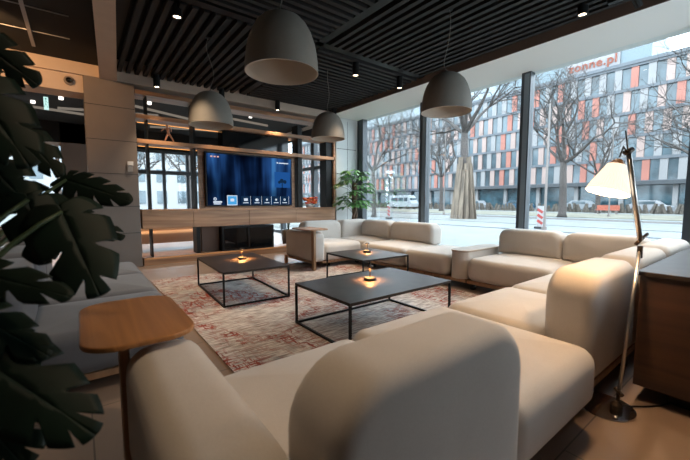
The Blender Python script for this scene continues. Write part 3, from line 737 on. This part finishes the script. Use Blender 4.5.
# ---------------------------------------------------------------- ficus in the corner
FP = thing('potted_tree', 'green leafy potted tree with braided trunk in the far window corner', 'potted plant', (5.45, 6.68, 0))
px, py = 5.45, 6.68
MB().lathe([(0, 0), (.20, 0), (.24, .45), (.21, .45), (.19, .40), (0, .40)], (px, py, 0), 28).build('pot', M['white'], FP, smooth=True)
q = MB()
for s_ in range(3):
    pts = [(px + .04 * math.cos(t * 9 + s_ * 2.1), py + .04 * math.sin(t * 9 + s_ * 2.1), .38 + 1.25 * t) for t in [k / 20 for k in range(21)]]
    q.tube(pts, .036, 8)
q.build('trunk', M['trunk'], FP, smooth=True)
lf = MB(); st = MB(); r2 = random.Random(11)
def ficus_leaf(c, d, L, Wd):
    d = d.normalized(); sd = d.cross(Vector((0, 0, 1)));
    sd = sd.normalized() if sd.length > .1 else Vector((1, 0, 0)); nrm = sd.cross(d)
    vs = []; N = 6
    for i in range(N + 1):
        t = i / N; wd = Wd * math.sin(PI * min(1, t * .96 + .02)) ** .8; c_ = c + d * (L * t) - Vector((0, 0, 1)) * (.35 * L * t * t)
        vs += [c_ - sd * wd + nrm * wd * .25, c_, c_ + sd * wd + nrm * wd * .25]
    fs = []
    for i in range(N):
        a = i * 3; fs += [(a, a + 3, a + 4, a + 1), (a + 1, a + 4, a + 5, a + 2)]
    lf.add(vs, fs)
for k in range(64):
    a = r2.random() * 2 * PI; zz = .95 + r2.random() * .9; rad = .30 + .22 * r2.random(); 
    if zz > 1.6: rad *= .7
    o_ = Vector((px, py, min(1.6, zz - .12))); e_ = Vector((px + rad * .75 * math.cos(a), py + rad * .75 * math.sin(a), zz + .1))
    st.tube([o_, o_.lerp(e_, .5) + Vector((0, 0, .05)), e_], .006, 4)
    for j in range(4):
        aa = a + (j - 1.5) * .6; ficus_leaf(e_, Vector((math.cos(aa), math.sin(aa), .15 - .35 * r2.random())), .17 + .08 * r2.random(), .035 + .015 * r2.random())
st.build('branches', M['stem'], FP); lf.build('foliage', M['leaf_mid'], FP, smooth=True)

# ---------------------------------------------------------------- monstera in the left foreground
MP = thing('monstera_plant', 'dark monstera plant with split leaves filling the left foreground', 'potted plant', (-.62, 1.35, 0))
MB().lathe([(0, 0), (.19, 0), (.24, .42), (.21, .42), (.19, .37), (0, .37)], (-.62, 1.35, 0), 28).build('pot', M['pot'], MP, smooth=True)
fwd = Vector((math.sin(YAW), math.cos(YAW), 0)); rgt = Vector((math.cos(YAW), -math.sin(YAW), 0))
def at(px_, py_, dep):
    x = (px_ - 345) / 345; y = -(py_ - 230) / 345
    fz = math.cos(P) + y * math.sin(P); up = y * math.cos(P) - math.sin(P)
    return Vector((0, 0, H)) + (fwd * fz + rgt * x + Vector((0, 0, up))) * dep
def monstera(basept, tip, nrm, width, cuts=4, rnd=0, sag=.12):
    """Heart-shaped blade with deep rounded cuts: each half is a fan of strips from the midrib out to the margin."""
    basept, tip = Vector(basept), Vector(tip); d = tip - basept; L = d.length; d.normalize()
    nrm = Vector(nrm); nrm = (nrm - d * nrm.dot(d)).normalized(); s_ = d.cross(nrm)
    g = MB(); rr = random.Random(rnd); NA = 60; NR = 5
    for side in (-1, 1):
        ph = rr.uniform(-.3, .3); rows = []
        for i in range(NA + 1):
            t = i / NA                                  # 0 = lobe behind the stem, 1 = tip
            ang = PI * (1 - t) * 1.0                    # margin direction measured from the tip
            # margin point of a heart outline
            mx = .40 + .60 * math.cos(ang) - .10 * math.sin(ang) ** 2
            my = .56 * math.sin(ang) ** .8 * (1 - .18 * math.cos(ang))
            if t < .12: mx += .10 * (1 - t / .12); my *= .6 + .4 * t / .12
            # cuts
            ph_t = (t - .16) / .76 * cuts + ph
            cutd = 0
            if .16 < t < .93:
                f = abs((ph_t % 1) - .5) * 2; cutd = max(0, (f - .74) / .26) ** .6 * .62
            k = 1 - cutd
            sx0 = max(0.0, min(.95, mx * .75 - .02))    # where the vein leaves the midrib
            row = []
            for j in range(NR + 1):
                q_ = j / NR * k
                u = sx0 + (mx - sx0) * q_; w_ = my * q_
                row.append(basept + d * (u * L) + s_ * (side * w_ * width) - nrm * (.22 * w_ * w_ * width * 2 + sag * L * u * abs(u)))
            rows.append(row)
        vs = [p_ for r_ in rows for p_ in r_]; n_ = NR + 1
        g.add(vs, [(i * n_ + j, i * n_ + j + 1, (i + 1) * n_ + j + 1, (i + 1) * n_ + j) for i in range(NA) for j in range(NR)])
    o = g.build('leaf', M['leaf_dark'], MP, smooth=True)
    md_ = o.modifiers.new('t', 'SOLIDIFY'); md_.thickness = .0015
root_pt = Vector((-.62, 1.35, .4))
toCam = lambda p: (Vector((0, 0, H)) - p).normalized()
leaves = [  # base px, tip px, depth base, depth tip, width, cuts, normal tweak
    ((-35, 75), (27, 160), 1.15, 1.10, .21, 4, (0, 0, .3)),
    ((-30, 35), (36, 82), 1.35, 1.4, .16, 4, (0, 0, .3)),
    ((-25, 150), (30, 205), 1.2, 1.2, .18, 4, (0, 0, .4)),
    ((18, 128), (58, 172), 1.4, 1.35, .13, 4, (0, 0, .3)),
    ((66, 180), (128, 198), 1.6, 1.55, .14, 5, (0, 0, .6)),
    ((50, 208), (120, 234), 1.5, 1.45, .12, 5, (0, 0, .5)),
    ((62, 212), (98, 292), 1.2, 1.1, .22, 3, (0, 0, -.1)),
    ((28, 200), (45, 262), 1.2, 1.15, .15, 3, (0, 0, .2)),
    ((-50, 268), (64, 290), 1.0, .95, .12, 4, (0, 0, .6)),
    ((-45, 305), (45, 350), 1.0, .95, .13, 4, (0, 0, .6)),
    ((-40, 345), (90, 428), .95, .85, .22, 5, (0, 0, .3)),
    ((-50, 385), (22, 462), .92, .82, .24, 5, (0, 0, .2)),
    ((5, 186), (88, 222), 1.35, 1.3, .14, 4, (0, 0, .6)),
]
for i, (bp_, tp_, d0, d1, wd, sl, nt_) in enumerate(leaves):
    B_, T2 = at(*bp_, d0), at(*tp_, d1)
    monstera(B_, T2, toCam(B_) + Vector(nt_) * .6, wd * 1.0, sl, i, .10)
    mid = root_pt.lerp(B_, .6) + Vector((0, 0, .18))
    pts = []
    for k in range(9):
        t = k / 8; pts.append(root_pt * (1 - t) ** 2 + mid * 2 * t * (1 - t) + B_ * t * t)
    MB().tube(pts, [.011 - .004 * k / 8 for k in range(9)], 8).build('stem', M['stem'], MP, smooth=True)

# ---------------------------------------------------------------- outdoors
ZG = -.2
def ground(name, x0, x1, mt, z=ZG, label=None, cat=None):
    o = MB().box(x0, x1, -80, 190, z - .3, z).build(name, M[mt]); struct(o); return o
ground('pavement', 6.35, 17, 'pave'); ground('kerb', 17, 17.4, 'concrete', ZG + .03); ground('cycle_path', 17.4, 21.5, 'asph', ZG - .02)
ground('verge', 21.5, 27, 'pave', ZG + .01); ground('road', 27, 34, 'asph', ZG - .03); ground('lawn', 34, 44, 'grass', ZG + .02); ground('far_pavement', 44, 62, 'pave', ZG)
struct(MB().box(-60, 6.3, YB + .2, 120, ZG - .3, ZG).build('courtyard_ground', M['pave']))
for k, x in enumerate((29.3, 30.7)): tag(MB().box(x, x + .12, -60, 150, ZG - .03, ZG + .02).build('tram_rail', M['rail']), 'dark tram rail running across the street outside', 'rail', 'tram rails in the street')

# office building with coloured panel facade
BD = thing('office_building', 'long office building with orange and pale panels and a rooftop sign', 'building', (62, 50, ZG))
XF = 60.0; Y0, Y1 = -24.0, 108.0; bay = 1.8; z1st = 3.85; st_h = 3.12; NST = 5
q = MB(); q.m = 0
q.box(XF + .35, XF + 14, Y0, Y1, ZG, 19.5)
for s_ in range(NST + 1):
    z = z1st + s_ * st_h; q.box(XF - .05, XF + .4, Y0, Y1, z - .28, z + .12)
q.m = 1
rb = random.Random(5); wins = []
nb = int((Y1 - Y0) / bay)
for s_ in range(NST):
    for k in range(nb):
        y = Y0 + k * bay; off = (s_ % 2) * .7
        q.m = rb.choice([1, 2, 2, 3, 3, 1]) if s_ < 4 else rb.choice([1, 2, 3, 3])
        z = z1st + s_ * st_h + .12
        q.box(XF + .05, XF + .36, y + off, y + off + .8, z, z + st_h - .40)
        wins.append((y + off + .82, z, y))
q.build('facade_wall', [M['concrete'], M['orange'], M['pink'], M['pale']], BD)
wins.sort(key=lambda w: (w[0] - 3) ** 2 / 1.0 if w[0] > 3 else 900 + (w[0] - 3) ** 2)
for (y, z, _) in wins[:95]:
    MB().box(XF + .25, XF + .36, y, y + .96, z, z + st_h - .40).build('window', M['extglass'], BD)
q = MB()
for (y, z, _) in wins[95:]: q.box(XF + .25, XF + .36, y, y + .96, z, z + st_h - .40)
o = q.build('window', M['extglass'], BD); o['kind'] = 'stuff'
MB().box(XF - 1.2, XF + .4, Y0, Y1, 3.35, 3.85).build('canopy', M['canopy'], BD)
q = MB()
for k in range(int((Y1 - Y0) / 5.5)):
    y = Y0 + k * 5.5; q.box(XF - .3, XF + .2, y, y + .5, ZG, 3.4)
q.build('ground_floor_columns', M['pale'], BD)
MB().box(XF + .25, XF + .36, Y0, Y1, ZG + .3, 3.35).build('shopfront_glazing', M['extglass2'], BD)
MB().box(XF + 2, XF + 12, 13.0, 34, 19.5, 25.0).build('penthouse', plain('penthouse_cladding', (.10, .13, .145), .6), BD)
MB().box(XF + 3, XF + 12, 34.0, Y1, 19.5, 24.0).build('upper_storey', plain('upper_storey_cladding', (.17, .20, .215), .5, noise=.2, nscale=.6), BD)
MB().box(XF - .2, XF + .5, Y0, Y1, 19.5, 19.95).build('parapet', M['concrete'], BD)
# rooftop sign with letters
cu = bpy.data.curves.new('rooftop_sign_text', 'FONT'); cu.body = 'zonne.pl'; cu.size = 1.75; cu.extrude = .12; cu.space_character = 1.05
to = bpy.data.objects.new('tmp', cu); C.objects.link(to); bpy.context.view_layer.update()
me = bpy.data.meshes.new_from_object(to.evaluated_get(bpy.context.evaluated_depsgraph_get())); bpy.data.objects.remove(to)
me.materials.append(emit('sign_letters', (1, .42, .32), .42))
so = bpy.data.objects.new('rooftop_sign', me); C.objects.link(so); so.parent = BD
so.rotation_euler = (PI / 2, 0, -PI / 2); so.location = Vector((XF + 1.7, 22.9, 21.0)) - Vector(BD.location)
MB().box(XF + 1.8, XF + 1.95, 16.4, 23.2, 20.3, 22.9).build('sign_board', plain('sign_board_pale', (.17, .165, .17), .7), BD)

# building seen across the courtyard through the shelves
b2 = thing('pale_building', 'pale building seen through the windows behind the shelf wall', 'building', (0, 62, ZG))
MB().box(-40, 22, 62, 70, ZG, 18).build('wall', M['signwhite'], b2)
for k in range(20):
    for s_ in range(4): MB().box(-38 + k * 3, -36.6 + k * 3, 61.9, 62.0, .8 + s_ * 3.4, 2.8 + s_ * 3.4).build('window', M['extglass'], b2)

def tree(x, y, h, r, label, seed, tf=.34, lean=0):
    t = thing('bare_tree', label, 'tree', (x, y, ZG)); rt = random.Random(seed)
    th_ = h * tf; z0 = ZG
    tr_ = MB(); tr_.tube([(x, y, z0 - .05), (x + .05, y, z0 + .3), (x + lean * .4, y, z0 + th_ * .5), (x + lean, y + .1, z0 + th_)], [r * 1.35, r, r * .85, r * .75], 12)
    tr_.build('trunk', M['bark'], t, smooth=True)
    br_ = MB()
    def grow(p, d, L, rad, lev):
        pts = [p]; q_ = p; dd = d.copy()
        for k in range(3):
            dd = (dd + Vector((rt.uniform(-.25, .25), rt.uniform(-.25, .25), rt.uniform(-.05, .22)))).normalized(); q_ = q_ + dd * L / 3; pts.append(q_)
        br_.tube(pts, [rad, rad * .85, rad * .7, rad * .5], 5 if lev < 2 else 3, False)
        if lev >= 6 or rad < .008: return
        for k in range((3, 3, 3, 3, 3, 3)[lev]):
            a = rt.uniform(.35, 1.0); ax = Vector((rt.uniform(-1, 1), rt.uniform(-1, 1), rt.uniform(-1, 1))).normalized()
            nd = (Matrix.Rotation(a, 3, dd.cross(ax).normalized()) @ dd); st_ = pts[rt.choice([1, 2, 3])] if k else pts[3]
            grow(st_, nd, L * rt.uniform(.6, .82), rad * .58, lev + 1)
    tp_ = Vector((x + lean, y + .1, z0 + th_ - .1))
    for k in range(4):
        a = k * PI / 2 + rt.uniform(-.4, .4); grow(tp_, Vector((math.cos(a) * .8, math.sin(a) * .8, rt.uniform(.4, 1.0))).normalized(), h * .24, r * .5, 1)
    grow(tp_, Vector((.05, .05, 1)), h * .26, r * .62, 1)
    br_.build('branches', M['bark'], t)
    return t
t1 = tree(24.2, 16.0, 15, .34, 'bare tree with raw planks leaning round its trunk, between two mullions', 21, .45)
wp = MB()
for k in range(12):
    a = k * 2 * PI / 12 + .3
    wp.beam((24.2 + .85 * math.cos(a), 16.0 + .85 * math.sin(a), ZG), (24.2 + .40 * math.cos(a), 16.0 + .40 * math.sin(a), ZG + 3.8 + .5 * (k % 3)), .40, .06)
    wp_ = wp.build('guard_plank', M['plank'], t1); wp = MB()
tree(33.6, 12.4, 14, .32, 'bare tree seen through the right window, left of the floor lamp', 34)
tree(40.0, 30.0, 14, .28, 'bare tree farther off, right of the planked tree', 45)
tree(38.0, 4.2, 13, .30, 'bare tree behind the floor lamp, near the right edge', 56)
tree(36.0, 46.0, 14, .30, 'bare tree seen through the leftmost window pane', 67)
tree(20.5, 22.5, 12, .2, 'slim bare tree just left of the second mullion', 78)
tree(48.0, 14.0, 13, .26, 'bare tree close to the office building front', 88)
tree(30.0, 1.0, 13, .3, 'bare tree at the far right edge of the window view', 99)

tree(6.5, 27, 9, .2, 'bare tree outside, seen through the windows behind the shelf wall', 111)
tree(3.6, 33, 9, .2, 'bare tree farther outside, seen through the windows behind the shelf wall', 112)
# van
van = thing('van', 'white van parked on the street, seen through the left window', 'van', (47, 43.5, ZG))
vx, vy = 47.0, 43.5
side = [(-2.7, .35), (-2.7, 1.0), (-2.45, 1.35), (-1.9, 2.25), (-1.6, 2.4), (2.6, 2.4), (2.7, 2.2), (2.7, .35)]
n = len(side); vs = [(vx - .95, vy - a, ZG + z) for a, z in side] + [(vx + .95, vy - a, ZG + z) for a, z in side]
vs = [(x, 2 * vy - y, z) for x, y, z in vs]
q = MB().add(vs, [tuple(range(n)), tuple(reversed(range(n, 2 * n)))] + [(k, n + k, n + (k + 1) % n, (k + 1) % n) for k in range(n)])
q.build('body', M['vanwhite'], van, bevel=.06)
for y0_, y1_ in ((-1.75, -.9), (-.7, .4), (.6, 2.2)):
    MB().box(vx - .965, vx - .95, vy + y0_, vy + y1_, ZG + 1.35, ZG + 2.0).build('side_window', M['extglass'], van)
MB().box(vx - .8, vx + .8, vy - 2.32, vy - 2.05, ZG + 1.35, ZG + 1.9).build('windscreen', M['extglass'], van)
for y_ in (-1.75, 1.7):
    for s_ in (-1, 1):
        MB().lathe([(0, -.1), (.36, -.1), (.36, .1), (0, .1)], (0, 0, 0), 20, Matrix.Translation((vx + s_ * .85, vy + y_, ZG + .36)) @ Matrix.Rotation(PI / 2, 4, 'Y')).build('wheel', M['tyre'], van)
# parked cars by the building
def car(x, y, c, label):
    t = thing('parked_car', label, 'car', (x, y, ZG))
    sd = [(-2.1, .3), (-2.1, .8), (-1.3, .95), (-.7, 1.45), (1.0, 1.45), (1.7, 1.0), (2.1, .9), (2.1, .3)]; n = len(sd)
    vs = [(x - .85, y + a, ZG + z) for a, z in sd] + [(x + .85, y + a, ZG + z) for a, z in sd]
    MB().add(vs, [tuple(range(n)), tuple(reversed(range(n, 2 * n)))] + [(k, n + k, n + (k + 1) % n, (k + 1) % n) for k in range(n)]).build('body', plain('car_paint', c, .3), t, bevel=.05)
    MB().box(x - .86, x - .85, y - .6, y + 1.0, ZG + 1.0, ZG + 1.36).build('side_window', M['extglass'], t)
    for a in (-1.3, 1.3):
        for s_ in (-1, 1): MB().lathe([(0, -.08), (.31, -.08), (.31, .08), (0, .08)], (0, 0, 0), 16, Matrix.Translation((x + s_ * .78, y + a, ZG + .31)) @ Matrix.Rotation(PI / 2, 4, 'Y')).build('wheel', M['tyre'], t)
car(54, 10.5, (.2, .2, .21), 'pale car parked below the office building near the right edge')
car(54, 17.5, (.17, .18, .19), 'silver car parked under the canopy, behind the floor lamp shade')
car(54, 26, (.02, .06, .1), 'dark blue car parked outside, right of the planked tree')
car(54, 33, (.16, .17, .18), 'light grey car parked outside, just right of the planked tree')
# striped marker boards, bench, poles
def marker(x, y, h, label, name='marker_board'):
    t = thing(name, label, 'traffic marker', (x, y, ZG))
    MB().box(x - .03, x + .03, y - .14, y + .14, ZG + .1, ZG + h).build('board', M['signwhite'], t)
    for k in range(3):
        MB().beam((x - .035, y - .13, ZG + .25 + k * (h - .3) / 3), (x - .035, y + .13, ZG + .42 + k * (h - .3) / 3), .012, .13).build('red_stripe', M['signred'], t)
    MB().box(x - .2, x + .2, y - .2, y + .2, ZG, ZG + .1).build('foot', M['tyre'], t)
marker(18.6, 7.85, 1.15, 'red and white marker board outside, right of the middle mullion')
marker(19.5, 19.6, 1.15, 'red and white marker board outside, left of the planked tree')
for k in range(6):
    x, y = 45.0, 49.5 + 1.3 * k
    q = MB(); q.m = 0; q.box(x - .1, x + .1, y - .3, y + .3, ZG, ZG + 1.0); q.m = 1; q.box(x - .12, x - .1, y - .3, y, ZG + .3, ZG + .9)
    tag(recenter(q.build('road_barrier', [M['signwhite'], M['signred']])), 'small red and white road barrier outside, left of the white van', 'barrier', 'road barriers left of the van')
bh = thing('street_bench', 'orange street bench on the lawn outside, below the lamp shade', 'bench', (44.5, 12.1, ZG))
MB().box(44.3, 44.8, 11.1, 13.1, ZG + .4, ZG + .5).build('seat', M['parking'], bh); MB().box(44.75, 44.82, 11.1, 13.1, ZG + .5, ZG + .95).build('backrest', M['parking'], bh)
for y in (11.3, 12.9): MB().box(44.3, 44.8, y - .05, y + .05, ZG, ZG + .4).build('leg', M['rail'], bh)
for (x, y, h, lb) in ((17.9, 7.35, 6.0, 'slim grey street pole outside, just right of the marker board'), (30.5, 22.5, 9, 'slim street pole outside, right of the second mullion'), (38, 10.2, 8, 'pale street pole outside, left of the lamp shade')):
    t = thing('street_pole', lb, 'pole', (x, y, ZG)); MB().tube([(x, y, ZG), (x, y, ZG + h)], [.06, .04], 10).build('shaft', M['rail'], t); MB().lathe([(0, 0), (.12, 0), (.12, .15), (0, .15)], (x, y, ZG), 12).build('base', M['rail'], t)
# hedge strip
hd = MB(); rh = random.Random(4)
for k in range(240):
    y = -20 + k * .5; x = 50 + rh.uniform(-.3, .3); h = .8 + rh.random() * .35
    hd.tube([(x, y, ZG), (x + rh.uniform(-.2, .2), y + rh.uniform(-.3, .3), ZG + h)], [.28, .16], 5)
tag(hd.build('hedge', M['hedge']), 'low bare brown hedge along the street before the office building', 'hedge', kind='stuff')

# ---------------------------------------------------------------- light
wd_ = bpy.data.worlds.new('world'); sc.world = wd_; wd_.use_nodes = True; nt = wd_.node_tree
bg = nt.nodes['Background']; bg.inputs['Color'].default_value = (.80, .92, 1.0, 1); bg.inputs['Strength'].default_value = 4.7
def portal(loc, rot, sx_, sy_):
    o = area('daylight_portal', loc, rot, sx_, sy_, 1, (1, 1, 1)); o.data.cycles.is_portal = True
portal((XW + .16, 2.9, 1.65), (0, PI / 2, 0), 3.25, 8.7)
portal((4.7, YR - .16, 1.4), (PI / 2, 0, 0), 2.6, 2.6)
portal((XW + .16, 10.7, 1.65), (0, PI / 2, 0), 3.25, 6.4)
portal((1.0, YB + .12, 1.6), (-PI / 2, 0, 0), 8.7, 2.9)
# warm lighting of the back room and the left side (spots set in the ceilings there)
for (x, y, t, pw) in ((-.8, 9.6, (-.6, 9.8, 0), 260), (1.6, 9.0, (1.7, 9.4, 0), 160), (3.8, 9.2, (3.8, 9.2, 0), 120), (-1.0, 5.6, (-.5, 7.3, 3.1), 60)):
    spot('warm_spot', (x, y, 3.35), t, pw, (1, .55, .25), 1.6, .7, .06)
spot('warm_spot', (-.6, 3.6, 3.4), (-.2, 4.2, 0), 50, WARM, 1.6, .8, .06)
spot('warm_spot', (1.3, .9, 3.4), (1.3, 1.5, 0), 45, WARM, 1.5, .9, .06)
spot('warm_spot', (.3, 1.2, 3.4), (.3, 1.7, 0), 16, WARM, 1.5, .9, .06)
spot('warm_spot', (3.2, .9, 3.4), (3.2, .9, 0), 45, WARM, 1.5, .9, .06)

vs_ = sc.view_settings; vs_.view_transform = 'Standard'; vs_.look = 'None'; vs_.exposure = 1.0; vs_.gamma = 1; vs_.use_curve_mapping = False
sc.cycles.use_denoising = True
sc.cycles.max_bounces = 8; sc.cycles.diffuse_bounces = 4; sc.cycles.transparent_max_bounces = 12
sc.cycles.sample_clamp_indirect = 6; sc.cycles.caustics_reflective = False; sc.cycles.caustics_refractive = False
